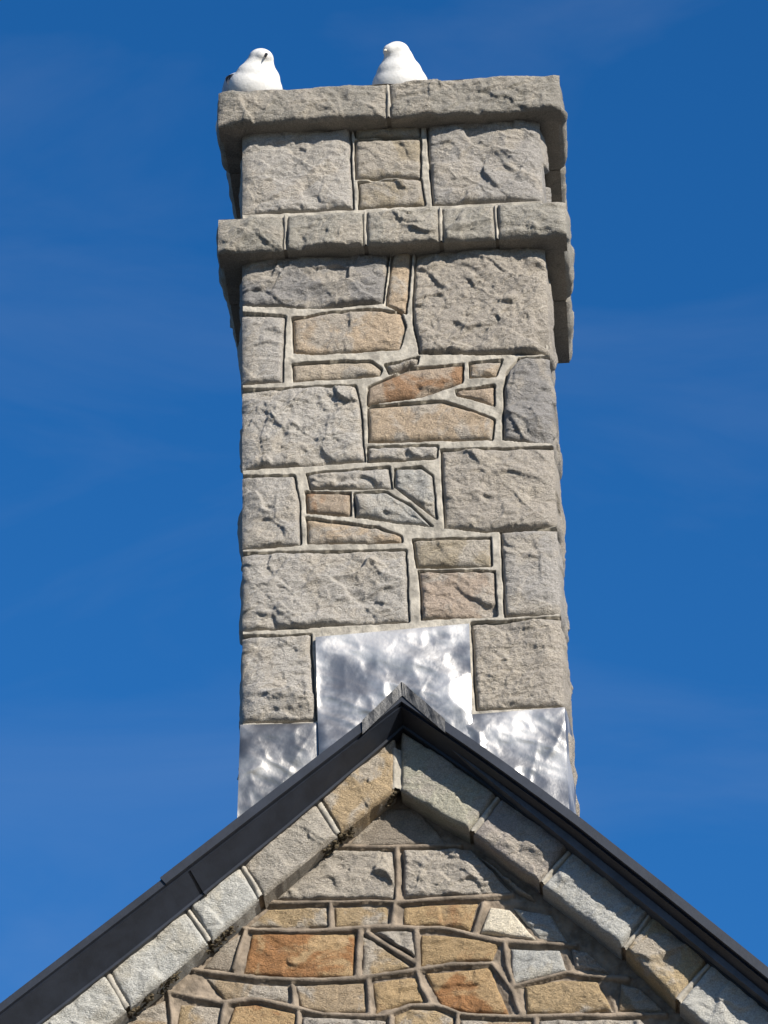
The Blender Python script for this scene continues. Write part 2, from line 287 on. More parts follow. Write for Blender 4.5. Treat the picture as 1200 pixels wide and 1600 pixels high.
class MB:
    def __init__(s): s.v, s.f, s.n = [], [], 0
    def grid(s, V, nu, nv, flip=False):
        s.v.append(V); s.f.append(grid_faces(nu, nv, s.n, flip)); s.n += len(V)
    def strip(s, A, B, flip=False):
        """quads between two polylines of equal length"""
        n = len(A)
        s.v += [A, B]
        i = np.arange(n-1) + s.n
        f = np.column_stack([i, i+1, i+1+n, i+n])
        s.f.append(f[:, ::-1] if flip else f); s.n += 2*n
    def box(s, x0, x1, y0, y1, z0, z1):
        V = np.array([(x, y, z) for z in (z0, z1) for y in (y0, y1) for x in (x0, x1)], float)
        s.v.append(V)
        s.f.append(np.array([(0, 2, 3, 1), (4, 5, 7, 6), (0, 1, 5, 4), (2, 6, 7, 3), (0, 4, 6, 2), (1, 3, 7, 5)]) + s.n)
        s.n += 8
    def build(s, name, mat, parent=None, smooth=True, color=None):
        return new_obj(name, np.vstack(s.v), np.vstack(s.f), mat, parent, smooth, color)

def resample(pts, t):
    P = np.asarray(pts, float)
    L = np.concatenate([[0], np.cumsum(np.linalg.norm(np.diff(P, axis=0), axis=1))])
    L = L/max(L[-1], 1e-9)
    return np.column_stack([np.interp(t, L, P[:, k]) for k in range(P.shape[1])])

def smooth_line(pts, n):
    """resampled and rounded polyline"""
    t = np.linspace(0, 1, n)
    R = resample(pts, t)
    for _ in range(2):
        R[1:-1] = 0.25*R[:-2] + 0.5*R[1:-1] + 0.25*R[2:]
    return R

RES = 0.0032
_seed = [100]
def coons(st, wob=0.0022, seed=0):
    """grid of (x,z) over a stone given by its four edges; v runs downwards"""
    T, B = np.array(st['t']), np.array(st['b'])
    Lm = np.vstack([T[:1], np.array(st['l']).reshape(-1, 2), B[:1]])
    Rm = np.vstack([T[-1:], np.array(st['r']).reshape(-1, 2), B[-1:]])
    wid = 0.5*(np.linalg.norm(T[0]-T[-1]) + np.linalg.norm(B[0]-B[-1]))
    hei = 0.5*(np.linalg.norm(T[0]-B[0]) + np.linalg.norm(T[-1]-B[-1]))
    nu, nv = max(6, int(wid/RES)), max(6, int(hei/RES))
    u, v = np.linspace(0, 1, nu+1), np.linspace(0, 1, nv+1)
    t, b = smooth_line(T, nu+1), smooth_line(B, nu+1)
    l, r = smooth_line(Lm, nv+1), smooth_line(Rm, nv+1)
    U, V = np.meshgrid(u, v)
    U, V = U[..., None], V[..., None]
    S = ((1-V)*t[None] + V*b[None] + (1-U)*l[:, None] + U*r[:, None]
         - ((1-U)*(1-V)*T[0] + U*(1-V)*T[-1] + (1-U)*V*B[0] + U*V*B[-1]))
    P = S.reshape(-1, 2)
    P3 = np.column_stack([P, np.full(len(P), seed*1.7)])
    wobv = np.column_stack([fbm(P3, 16, 3, 3), fbm(P3, 16, 3, 8)])*wob
    q = st['q']
    if q: # the arris keeps its own line
        k = U.ravel() if q < 0 else 1-U.ravel()
        wobv[:, 0] *= np.clip(k*6, 0.25, 1)
    return P + wobv, U.ravel(), V.ravel(), nu, nv, wid, hei

def edge_e(du, dv):
    return du*dv/np.sqrt(du*du + dv*dv + 1e-12)

def outline(P, nu, nv):
    G = P.reshape(nv+1, nu+1, 2)
    return np.vstack([G[0], G[1:, -1], G[-1, -2::-1], G[-2:0:-1, 0]])

def stone_front(mb, st, y0, base, amp, seed, soft=0.0055, back=0.07, ydip=0.015):
    """rock-faced front patch; returns outline and the arris columns for quoins"""
    P, U, V, nu, nv, wid, hei = coons(st, seed=seed)
    du = np.minimum(U, 1-U)*wid
    if st['q'] < 0: du = (1-U)*wid
    if st['q'] > 0: du = U*wid
    dv = np.minimum(V, 1-V)*hei
    e = edge_e(du, dv)
    prof = 1 - np.exp(-e/soft)
    if st['q']:
        k = (U if st['q'] < 0 else 1-U)*wid
        prof = prof*(0.30 + 0.70*(1 - np.exp(-k/0.022)))
    jit = fbm(np.column_stack([P, np.zeros(len(P))]), 40, 2, seed+77)*0.0012
    y = y0 + ydip - prof*(base + ydip + rock(P, (wid, hei), seed, amp)) + jit
    V3 = np.column_stack([P[:, 0], y, P[:, 1]])
    mb.grid(V3, nu, nv, True)
    G = V3.reshape(nv+1, nu+1, 3)
    off = np.array([0, back, 0])
    mb.strip(G[0], G[0]+off); mb.strip(G[-1], G[-1]+off, True)
    if st['q'] >= 0: mb.strip(G[:, 0], G[:, 0]+off, True)
    if st['q'] <= 0: mb.strip(G[:, -1], G[:, -1]+off)
    arris = G[:, 0] if st['q'] < 0 else (G[:, -1] if st['q'] > 0 else None)
    return outline(P, nu, nv), arris

def stone_side(mb, arris, L, sgn, base, amp, seed, res=0.008, soft=0.012):
    """rock-faced return of a quoin, running back from its arris"""
    nv = len(arris)-1
    step = max(1, int(round(res/RES)))
    # the arris column stays at full resolution so that both faces meet without a crack
    nd = max(4, int(L/res))
    t = np.linspace(0, 1, nd+1)
    A = arris[:, None, :]
    Vv = np.linspace(0, 1, nv+1)[:, None]
    hei = abs(arris[0, 2]-arris[-1, 2])
    endy = arris[:, 1].mean() + L
    Y = A[..., 1]*(1-t)[None] + endy*t[None]
    Z = np.repeat(A[..., 2], nd+1, 1)
    X = np.repeat(A[..., 0], nd+1, 1)
    P = np.column_stack([Y.ravel(), Z.ravel()])
    d1 = np.repeat((1-t)[None]*L, nv+1, 0).ravel()
    d0 = np.repeat(t[None]*L, nv+1, 0).ravel()
    dv = np.repeat(np.minimum(Vv, 1-Vv)*hei, nd+1, 1).ravel()
    prof = (1-np.exp(-edge_e(d1, dv)/soft))*(1-np.exp(-d0/0.03))
    h = prof*(base + 0.010 + rock(P, (L, hei), seed, amp, False)) - 0.010*(1-np.exp(-d0/0.008))*(1-prof)
    V3 = np.column_stack([X.ravel() + sgn*h, P[:, 0], P[:, 1]])
    mb.grid(V3, nd, nv, sgn > 0)
    G = V3.reshape(nv+1, nd+1, 3)
    off = np.array([-sgn*0.06, 0, 0])
    mb.strip(G[0], G[0]+off, sgn < 0); mb.strip(G[-1], G[-1]+off, sgn > 0); mb.strip(G[:, -1], G[:, -1]+off, sgn < 0)

def side_stone(mb, y0, y1, z0, z1, x, sgn, base, amp, seed, res=0.008):
    nd, nv = max(4, int((y1-y0)/res)), max(4, int((z1-z0)/res))
    Y, Z = np.meshgrid(np.linspace(y0, y1, nd+1), np.linspace(z1, z0, nv+1))
    P = np.column_stack([Y.ravel(), Z.ravel()])
    e = edge_e(np.minimum(P[:, 0]-y0, y1-P[:, 0]), np.minimum(P[:, 1]-z0, z1-P[:, 1]))
    prof = 1-np.exp(-np.clip(e, 0, 9)/0.012)
    h = -0.012 + prof*(base + 0.012 + rock(P, (y1-y0, z1-z0), seed, amp, False))
    V3 = np.column_stack([x + sgn*h, P[:, 0], P[:, 1]])
    mb.grid(V3, nd, nv, sgn > 0)
    G = V3.reshape(nv+1, nd+1, 3); off = np.array([-sgn*0.05, 0, 0])
    mb.strip(G[0], G[0]+off, sgn < 0); mb.strip(G[-1], G[-1]+off, sgn > 0)
    mb.strip(G[:, 0], G[:, 0]+off, sgn > 0); mb.strip(G[:, -1], G[:, -1]+off, sgn < 0)

def seg_dist(P, A, B):
    AB = B-A
    t = np.clip(((P[:, None]-A[None])*AB[None]).sum(2)/np.maximum((AB**2).sum(1), 1e-12)[None], 0, 1)
    D = P[:, None]-(A[None]+t[..., None]*AB[None])
    return np.sqrt((D**2).sum(2)).min(1)

def inside(P, poly):
    x, y = P[:, 0], P[:, 1]
    c = np.zeros(len(P), bool)
    n = len(poly)
    for i in range(n):
        a, b = poly[i], poly[i-1]
        k = ((a[1] > y) != (b[1] > y)) & (x < (b[0]-a[0])*(y-a[1])/((b[1]-a[1]) or 1e-12) + a[0])
        c ^= k
    return c

def pointing(name, outlines, x0, x1, z0, z1, y0, mat, parent, groove, bead, straps=(), strap_w=0.011, strap_h=0.010, res=0.0042,
             keep=None, rough=0.0012, seed=5, color=None, bead_d=0.0065, groove_w=0.0005):
    """mortar between the stones: a sunk groove against each stone, a bead along the joint"""
    nx, nz = int((x1-x0)/res), int((z1-z0)/res)
    X, Z = np.meshgrid(np.linspace(x0, x1, nx+1), np.linspace(z1, z0, nz+1))
    P = np.column_stack([X.ravel(), Z.ravel()])
    D = np.full(len(P), 0.05)
    for poly in outlines:
        lo, hi = poly.min(0)-0.03, poly.max(0)+0.03
        idx = np.where((P[:, 0] > lo[0]) & (P[:, 0] < hi[0]) & (P[:, 1] > lo[1]) & (P[:, 1] < hi[1]))[0]
        if not len(idx): continue
        q = poly[::2]
        d = seg_dist(P[idx], q, np.roll(q, -1, 0))
        d = np.where(inside(P[idx], q), -d, d)
        D[idx] = np.minimum(D[idx], d)
    P3 = np.column_stack([P, np.zeros(len(P))])
    wav = fbm(P3, 14, 3, seed)
    t = np.clip((D + 0.0012*wav - groove_w)/bead_d, 0, 1); t = t*t*(3-2*t)
    y = y0 + groove*(1-t) + bead*t + rough*fbm(P3, 70, 2, seed+3) + rough*1.3*wav
    for s in straps:
        q = resample(s, np.linspace(0, 1, 60))
        lo, hi = q.min(0)-0.03, q.max(0)+0.03
        idx = np.where((P[:, 0] > lo[0]) & (P[:, 0] < hi[0]) & (P[:, 1] > lo[1]) & (P[:, 1] < hi[1]))[0]
        if not len(idx): continue
        pp = P[idx] + np.column_stack([fbm(P3[idx], 9, 2, 91), fbm(P3[idx], 9, 2, 95)])*0.003
        d = seg_dist(pp, q[:-1], q[1:])
        w = strap_w*(1 + 0.25*wav[idx])
        k = np.sqrt(np.clip(1-(d/w)**2, 0, 1))
        y[idx] = np.where(k > 0, np.minimum(y[idx], y0 + bead*0.5 - strap_h*k + 0.0008*wav[idx]), y[idx])
    V3 = np.column_stack([P[:, 0], y, P[:, 1]])
    F = grid_faces(nx, nz, 0, True)
    ok = D[F].max(1) > -0.010
    if keep is not None: ok &= keep(P[F[:, 0]])
    F = F[ok]
    used = np.unique(F); remap = -np.ones(len(V3), int); remap[used] = np.arange(len(used))
    return new_obj(name, V3[used], remap[F], mat, parent, True, color)

# ---------------------------------------------------------------- materials
def mat_base(name):
    mt = bpy.data.materials.new(name); mt.use_nodes = True
    n, l = mt.node_tree.nodes, mt.node_tree.links
    b = n['Principled BSDF']
    return mt, n, l, b

def N(n, typ, **kw):
    x = n.new(typ)
    for k, v in kw.items():
        if k in x.inputs: x.inputs[k].default_value = v
        else: setattr(x, k, v)
    return x

def mixrgb(n, l, fac, a, b, blend='MIX'):
    mx = n.new('ShaderNodeMix'); mx.data_type = 'RGBA'; mx.blend_type = blend
    for key, val in (('Factor', fac), ('A', a), ('B', b)):
        if hasattr(val, 'is_output'): l.new(val, mx.inputs[key])
        else: mx.inputs[key].default_value = val
    return mx.outputs['Result']

def ramp(n, l, src, a, b, lo=0.0, hi=1.0):
    r = n.new('ShaderNodeMapRange'); r.interpolation_type = 'SMOOTHSTEP'
    l.new(src, r.inputs['Value'])
    r.inputs['From Min'].default_value, r.inputs['From Max'].default_value = a, b
    r.inputs['To Min'].default_value, r.inputs['To Max'].default_value = lo, hi
    return r.outputs[0]

def stone_material(name, second, second_amt, dark_amt, bump=0.35, light_amt=0.30, fine=230, edge=(0.50, 0.64)):
    mt, n, l, b = mat_base(name)
    oi = n.new('ShaderNodeObjectInfo')
    tc = n.new('ShaderNodeTexCoord')
    add = n.new('ShaderNodeVectorMath'); add.operation = 'MULTIPLY_ADD'
    cmb = n.new('ShaderNodeCombineXYZ')
    for i in range(3): l.new(oi.outputs['Random'], cmb.inputs[i])
    l.new(cmb.outputs[0], add.inputs[0]); add.inputs[1].default_value = (37, 53, 71)
    l.new(tc.outputs['Object'], add.inputs[2])
    co = add.outputs[0]
    def noise(sc, det, ro, dist=0.0):
        x = N(n, 'ShaderNodeTexNoise', Scale=sc, Detail=det, Roughness=ro, Distortion=dist)
        l.new(co, x.inputs['Vector']); return x.outputs['Fac']
    big, mid, fin = noise(7, 4, 0.6, 0.5), noise(28, 5, 0.65, 0.8), noise(fine, 3, 0.7)
    c = oi.outputs['Color']
    c = mixrgb(n, l, ramp(n, l, big, edge[0], edge[1], 0, second_amt), c, (*second, 1))
    c2 = n.new('ShaderNodeHueSaturation'); c2.inputs['Value'].default_value = 0.52; c2.inputs['Saturation'].default_value = 0.85
    l.new(c, c2.inputs['Color'])
    c = mixrgb(n, l, ramp(n, l, mid, 0.54, 0.72, 0, dark_amt), c, c2.outputs[0])
    c3 = n.new('ShaderNodeHueSaturation'); c3.inputs['Value'].default_value = 1.28; c3.inputs['Saturation'].default_value = 0.8
    l.new(c, c3.inputs['Color'])
    c = mixrgb(n, l, ramp(n, l, mid, 0.46, 0.30, 0, light_amt), c, c3.outputs[0])
    c4 = n.new('ShaderNodeHueSaturation')
    l.new(ramp(n, l, fin, 0.3, 0.7, 0.76, 1.24), c4.inputs['Value']); l.new(c, c4.inputs['Color'])
    l.new(c4.outputs[0], b.inputs['Base Color'])
    b.inputs['Roughness'].default_value = 0.85
    b.inputs['Specular IOR Level'].default_value = 0.3
    st = n.new('ShaderNodeMapping'); st.inputs['Scale'].default_value = (1, 1, 1.7); l.new(co, st.inputs[0])
    bn = N(n, 'ShaderNodeTexNoise', Scale=120.0, Detail=4.0, Roughness=0.6, Distortion=1.2); l.new(st.outputs[0], bn.inputs['Vector'])
    bp = N(n, 'ShaderNodeBump', Strength=bump, Distance=0.012); l.new(bn.outputs['Fac'], bp.inputs['Height'])
    l.new(bp.outputs[0], b.inputs['Normal'])
    return mt

M = {}
M['grey'] = stone_material('grey_granite', (0.36, 0.32, 0.265), 0.6, 0.55, 0.9, edge=(0.48, 0.60))
M['tan'] = stone_material('tan_sandstone', (0.33, 0.30, 0.26), 0.8, 0.5, 0.9, edge=(0.47, 0.58))
M['rust'] = stone_material('rust_stained_stone', (0.25, 0.135, 0.065), 0.8, 0.5, 0.9, edge=(0.50, 0.62))
M['deeprust'] = stone_material('deep_rust_stone', (0.23, 0.10, 0.035), 0.8, 0.5, 0.9, edge=(0.44, 0.56))
M['light'] = stone_material('pale_granite', (0.36, 0.33, 0.27), 0.6, 0.4, 0.8)

def plain(name, col, rough, var=0.15, scale=30, bump=0.0, bscale=120, metallic=0.0, spec=0.5, dist=0.003):
    mt, n, l, b = mat_base(name)
    tc = n.new('ShaderNodeTexCoord')
    x = N(n, 'ShaderNodeTexNoise', Scale=float(scale), Detail=6.0, Roughness=0.65); l.new(tc.outputs['Object'], x.inputs['Vector'])
    h = n.new('ShaderNodeHueSaturation'); h.inputs['Color'].default_value = (*col, 1)
    l.new(ramp(n, l, x.outputs['Fac'], 0.3, 0.7, 1-var, 1+var), h.inputs['Value'])
    l.new(h.outputs[0], b.inputs['Base Color'])
    b.inputs['Roughness'].default_value = rough; b.inputs['Metallic'].default_value = metallic
    b.inputs['Specular IOR Level'].default_value = spec
    if bump:
        y = N(n, 'ShaderNodeTexNoise', Scale=float(bscale), Detail=5.0, Roughness=0.65); l.new(tc.outputs['Object'], y.inputs['Vector'])
        bp = N(n, 'ShaderNodeBump', Strength=bump, Distance=dist); l.new(y.outputs['Fac'], bp.inputs['Height'])
        l.new(bp.outputs[0], b.inputs['Normal'])
    return mt

M['mortar'] = plain('pale_lime_mortar', (0.285, 0.262, 0.222), 0.9, 0.35, 22, 0.8, 150)
M['brown_mortar'] = plain('brown_mortar', (0.172, 0.138, 0.104), 0.9, 0.45, 16, 1.0, 110)
M['core'] = plain('masonry_core', (0.20, 0.18, 0.15), 0.9, 0.2, 20, 0.4, 90)
M['rubble'] = plain('rubble_wall', (0.27, 0.22, 0.16), 0.9, 0.35, 9, 0.6, 40)
M['verge'] = plain('dark_slate_plastic', (0.013, 0.0165, 0.025), 0.5, 0.25, 12, 0.12, 60, 0.0, 0.4)
M['slate'] = plain('roof_slate', (0.05, 0.052, 0.06), 0.6, 0.3, 14, 0.3, 80)
M['moss'] = plain('dry_moss', (0.065, 0.050, 0.028), 0.95, 0.5, 60, 0.8, 200)
M['ground'] = plain('dark_tarmac', (0.045, 0.044, 0.043), 0.9, 0.2, 2, 0.2, 60)
M['white_feather'] = plain('white_feathers', (0.52, 0.515, 0.50), 0.9, 0.10, 30, 0.5, 110)
M['grey_feather'] = plain('grey_feathers', (0.33, 0.35, 0.40), 0.75, 0.2, 50, 0.3, 180)
M['pale_feather'] = plain('pale_grey_feathers', (0.50, 0.50, 0.51), 0.75, 0.1, 50, 0.3, 180)
M['dark_bill'] = plain('dark_bill', (0.03, 0.022, 0.02), 0.45, 0.2, 60)
M['pale_bill'] = plain('pale_bill', (0.50, 0.46, 0.38), 0.5, 0.1, 60)
M['eye'] = plain('dark_eye', (0.01, 0.01, 0.012), 0.15, 0.0)
M['leg'] = plain('pinkish_leg', (0.35, 0.26, 0.22), 0.6, 0.1, 60)
M['ridge'] = plain('weathered_ridge_cap', (0.042, 0.042, 0.043), 0.5, 0.65, 40, 0.7, 90)

def lead_material():
    mt, n, l, b = mat_base('bright_lead_sheet')
    tc = n.new('ShaderNodeTexCoord')
    x = N(n, 'ShaderNodeTexNoise', Scale=6.0, Detail=4.0, Roughness=0.55, Distortion=0.15); l.new(tc.outputs['Object'], x.inputs['Vector'])
    c = mixrgb(n, l, ramp(n, l, x.outputs['Fac'], 0.38, 0.62), (0.20, 0.198, 0.197, 1), (0.54, 0.52, 0.49, 1))
    oi = n.new('ShaderNodeObjectInfo')
    c = mixrgb(n, l, 1.0, c, oi.outputs['Color'], 'MULTIPLY')
    l.new(c, b.inputs['Base Color'])
    b.inputs['Metallic'].default_value = 0.72
    l.new(ramp(n, l, x.outputs['Fac'], 0.35, 0.65, 0.36, 0.50), b.inputs['Roughness'])
    y = N(n, 'ShaderNodeTexNoise', Scale=60.0, Detail=4.0, Roughness=0.6); l.new(tc.outputs['Object'], y.inputs['Vector'])
    bp = N(n, 'ShaderNodeBump', Strength=0.25, Distance=0.004); l.new(y.outputs['Fac'], bp.inputs['Height'])
    l.new(bp.outputs[0], b.inputs['Normal'])
    return mt
M['lead'] = lead_material()

KIND = {  # material, base colour, proud, relief
    'grey': ('grey', (0.40, 0.38, 0.345), 0.014, 0.021), 'dgrey': ('grey', (0.27, 0.262, 0.25), 0.014, 0.020),
    'bgrey': ('grey', (0.345, 0.33, 0.305), 0.014, 0.021), 'wgrey': ('grey', (0.36, 0.33, 0.285), 0.014, 0.021),
    'ggrey': ('grey', (0.35, 0.345, 0.32), 0.010, 0.015),
    'tan': ('tan', (0.42, 0.335, 0.24), 0.010, 0.014), 'dtan': ('tan', (0.345, 0.30, 0.225), 0.010, 0.014),
    'ltan': ('tan', (0.42, 0.36, 0.28), 0.008, 0.010), 'rtan': ('tan', (0.365, 0.30, 0.24), 0.010, 0.016),
    'rust': ('rust', (0.38, 0.305, 0.23), 0.010, 0.013), 'rust2': ('rust', (0.36, 0.295, 0.225), 0.010, 0.012),
    'rust3': ('deeprust', (0.40, 0.28, 0.15), 0.008, 0.013),
    'ytan': ('tan', (0.37, 0.28, 0.165), 0.006, 0.012), 'orange': ('rust', (0.38, 0.275, 0.15), 0.006, 0.012),
    'tan2': ('tan', (0.32, 0.25, 0.165), 0.006, 0.012), 'cream': ('light', (0.60, 0.55, 0.44), 0.006, 0.011),
    'bluegrey': ('light', (0.34, 0.345, 0.33), 0.006, 0.010), 'mort': ('grey', (0.27, 0.235, 0.19), 0.004, 0.007),
    'ctan': ('tan', (0.39, 0.30, 0.185), 0.010, 0.012), 'cgrey': ('grey', (0.36, 0.335, 0.29), 0.010, 0.013),
    'clight': ('light', (0.43, 0.43, 0.40), 0.010, 0.012), 'cgreen': ('tan', (0.38, 0.37, 0.30), 0.010, 0.012),
    'cgrey2': ('grey', (0.33, 0.30, 0.275), 0.010, 0.013), 'clight2': ('light', (0.40, 0.405, 0.385), 0.010, 0.013),
    'ctan2': ('tan', (0.41, 0.325, 0.20), 0.010, 0.012),
    'band': ('grey', (0.32, 0.305, 0.265), 0.010, 0.022), 'cap': ('grey', (0.285, 0.27, 0.235), 0.010, 0.022),
}

def grown(st, d):
    """the stone with its joints closed up by d on every free side"""
    al = np.array(list(st['t']) + list(st['b']))
    lo, hi = al.min(0), al.max(0)
    c = 0.5*(lo+hi)
    k = 1 + 2*d/np.maximum(hi-lo, 0.03)
    f = lambda pts: [tuple(c + (np.array(p)-c)*k) for p in pts]
    r = dict(st, t=f(st['t']), b=f(st['b']), l=f(st['l']), r=f(st['r']))
    if st['q'] < 0:
        r['t'][0] = (st['t'][0][0], r['t'][0][1]); r['b'][0] = (st['b'][0][0], r['b'][0][1])
    if st['q'] > 0:
        r['t'][-1] = (st['t'][-1][0], r['t'][-1][1]); r['b'][-1] = (st['b'][-1][0], r['b'][-1][1])
    return r

def seed():
    _seed[0] += 13
    return _seed[0]

# ================================================================ the ground
mb = MB(); mb.box(-600, 600, -600, 600, -0.5, 0.0)
g = mb.build('ground', M['ground'], None, False); g['kind'] = 'structure'

# ================================================================ the house
house = empty('stone_house', (0, 0, 0))
house['label'] = 'stone house with brown and tan rubble gable, dark verge trim and tall grey chimney'
house['category'] = 'house'

# the verge and coping lines run on down to the eaves outside the frame
def run_on(line, xe):
    (x0, z0), (x1, z1) = line[-2], line[-1]
    return line + [(xe, z1 + (z1-z0)/(x1-x0)*(xe-x1))]
VL, VR = run_on(VL, -3.9), run_on(VR, 3.9)
def more_coping(up, lo, sgn, kinds):
    du, dl = np.array(up[-1])-np.array(up[-2]), np.array(lo[-1])-np.array(lo[-2])
    i = 0
    while abs(up[-1][0]) < 3.5:
        a, d = np.array(up[-1]), np.array(lo[-1])
        b, c = a + du, d + du
        g = du*0.02
        t, bt = [tuple(a+g), tuple(b-g)], [tuple(d+g), tuple(c-g)]
        if sgn < 0: t, bt = t[::-1], bt[::-1]
        CP.append(dict(k=kinds[i % len(kinds)], t=t, b=bt, l=[], r=[], q=0))
        up.append(tuple(b)); lo.append(tuple(c)); i += 1
more_coping(COPUL, COPL, -1, ['clight', 'cgrey', 'ctan'])
more_coping(COPUR, COPR, 1, ['cgrey', 'ctan2', 'clight'])

# gable wall core: a slab under the roof lines, down to the ground
def under_roof(x, drop):
    """height of the roof line at x, lowered"""
    P = np.array(VL[::-1] + VR[1:])
    xs, zs = P[:, 0], P[:, 1]
    z = np.interp(x, xs, zs)
    sl = (zs[1]-zs[0])/(xs[1]-xs[0]); sr = (zs[-1]-zs[-2])/(xs[-1]-xs[-2])
    z = np.where(x < xs[0], zs[0] + (x-xs[0])*sl, z)
    z = np.where(x > xs[-1], zs[-1] + (x-xs[-1])*sr, z)
    return z - drop
HX0, HX1, HDEP = -3.6, 3.6, 7.0
xs = np.array([HX0, -1.6765, -0.7289, 0.0056, 0.5033, 1.0638, 1.5135, HX1])
zs = under_roof(xs, 0.12)
prof = [(HX0, 0.0)] + list(zip(xs, zs)) + [(HX1, 0.0)]
def prism(name, prof, y0, y1, mat, parent):
    n = len(prof)
    v = [(x, y0, z) for x, z in prof] + [(x, y1, z) for x, z in prof]
    f = [tuple(range(n)), tuple(range(2*n-1, n-1, -1))] + [(i+n, (i+1) % n + n, (i+1) % n, i) for i in range(n)]
    return new_obj(name, v, f, mat, parent, False)
gable = prism('gable_wall', prof, 0.014, HDEP, M['rubble'], house)

# roof slopes: thin slabs running back from the verge
for sgn, xa in ((-1, HX0-0.3), (1, HX1+0.3)):
    xr = np.array([0.0056, xa])
    zr = under_roof(xr, 0.0)
    v = []
    for y in (-0.15, HDEP+0.2):
        for k in (0.004, 0.03):
            v += [(xr[0], y, zr[0]-k*1.3), (xr[1], y, zr[1]-k*1.3)]
    f = [(0, 1, 3, 2), (4, 6, 7, 5), (0, 4, 5, 1), (2, 3, 7, 6), (1, 5, 7, 3), (0, 2, 6, 4)]
    if sgn > 0: f = [q[::-1] for q in f]
    new_obj('roof_slope', v, f, M['slate'], house, False)

# ---------------------------------------------------------------- chimney
chim_mb = MB()
chim_mb.box(-0.485, 0.485, 0.016, D-0.012, ZB1-3.3, ZB0+0.02)
chim_mb.box(-0.485, 0.485, 0.016, D-0.012, ZB1-0.02, ZC0+0.02)
chim_mb.box(-0.5-O+0.012, 0.5+O-0.012, -O+0.012, D+O-0.004, ZB0+0.006, ZB1-0.006)
chim_mb.box(-0.5-O+0.012, 0.5+O-0.012, -O+0.012, D+O-0.004, ZC0+0.006, ZC1-0.006)
chimney = chim_mb.build('chimney', M['core'], house, False)
chimney['label'] = 'tall square grey stone chimney with two projecting stone bands'

rng = random.Random(4)
outs = []
for i, st in enumerate(S):
    st = grown(st, 0.0044)
    mat, colr, base, amp = KIND[st['k']]
    sd = seed()
    mb = MB()
    o, arris = stone_front(mb, st, 0.0, base, amp, sd)
    outs.append(o)
    if st['q']:
        L = 0.42 if rng.random() < 0.5 else 0.27
        stone_side(mb, arris, L, st['q'], 0.003, 0.012, sd+5)
        z1, z0 = arris[0, 2]-0.006, arris[-1, 2]+0.006
        # the rest of this course on the return face
        y = arris[:, 1].mean() + L + 0.012
        while y < D-0.05:
            y1 = min(D, y + rng.uniform(0.18, 0.34))
            if D-y1 < 0.1: y1 = D
            m2 = MB()
            side_stone(m2, y, y1, z0, z1, st['q']*0.5, st['q'], 0.002, 0.011, seed())
            kk = rng.choice(['grey', 'wgrey', 'bgrey', 'tan'])
            m2.build('stone', M[KIND[kk][0]], chimney, True, KIND[kk][1])
            y = y1 + 0.012
    cj = 1 + rng.uniform(-0.05, 0.05)
    mb.build('quoin_stone' if st['q'] else 'stone', M[mat], chimney, True, tuple(c*cj for c in colr))

# lower courses of the return faces, beside and below the lead
for sgn in (-1, 1):
    z = 8.10
    while z > 6.9:
        z0 = z - rng.uniform(0.2, 0.3)
        y = 0.02
        while y < D-0.05:
            y1 = min(D, y + rng.uniform(0.22, 0.40))
            if D-y1 < 0.1: y1 = D
            m2 = MB()
            side_stone(m2, y, y1, z0, z-0.012, sgn*0.5, sgn, 0.006 if sgn < 0 else 0.012, 0.018, seed())
            m2.build('stone', M['grey'], chimney, True, KIND['wgrey'][1])
            y = y1 + 0.012
        z = z0

pointing('pointing', outs, -0.497, 0.497, 8.08, ZB0+0.002, 0.0, M['mortar'], chimney, 0.020, -0.007, bead_d=0.0030, groove_w=0.0010, res=0.0027)
pointing('pointing', outs, -0.497, 0.497, ZB1-0.004, ZC0+0.002, 0.0, M['mortar'], chimney, 0.020, -0.007, bead_d=0.0030, groove_w=0.0010, res=0.0027)

# the two projecting courses
def band(name, joints, z0, z1, kind, sseed, rndtop=0.0):
    rr = random.Random(sseed)
    b = 0.5+O
    xsj = [-b] + list(joints) + [b]
    o2 = []
    for i in range(len(xsj)-1):
        q = -1 if i == 0 else (1 if i == len(xsj)-2 else 0)
        xa = xsj[i] + (0 if q == -1 else 0.0065)
        xb = xsj[i+1] - (0 if q == 1 else 0.0065)
        st = dict(t=[(xa, z1), (0.5*(xa+xb), z1+rr.uniform(-.002, .003)), (xb, z1)], b=[(xa, z0), (0.5*(xa+xb), z0+rr.uniform(-.003, .003)), (xb, z0)], l=[], r=[], q=q, k=kind)
        mat, colr, base, amp = KIND[kind]
        sd = seed()
        m2 = MB()
        oo, arris = stone_front(m2, st, -O, base, amp, sd, soft=0.0045, back=0.085, ydip=0.008)
        o2.append(oo)
        if q:
            L = rr.uniform(0.25, 0.4)
            stone_side(m2, arris, L, q, 0.002, 0.010, sd+3, soft=0.008)
            y = -O + L + 0.012
            while y < D+O-0.05:
                y1 = min(D+O, y + rr.uniform(0.22, 0.34))
                if D+O-y1 < 0.1: y1 = D+O
                m3 = MB()
                side_stone(m3, y, y1, z0+0.003, z1-0.003, q*b, q, 0.002, 0.010, seed())
                m3.build(name, M[mat], chimney, True, colr)
                y = y1+0.012
        cj = 1 + rr.uniform(-0.07, 0.07)
        m2.build(name, M[mat], chimney, True, tuple(c*cj for c in colr))
    pointing('pointing', o2, -b+0.01, b-0.01, z0+0.002, z1-0.002, -O, M['mortar'], chimney, 0.010, -0.006, bead_d=0.005)
band('band_stone', BJ, ZB0, ZB1, 'band', 3)
band('cap_stone', CJ, ZC0, ZC1, 'cap', 8)
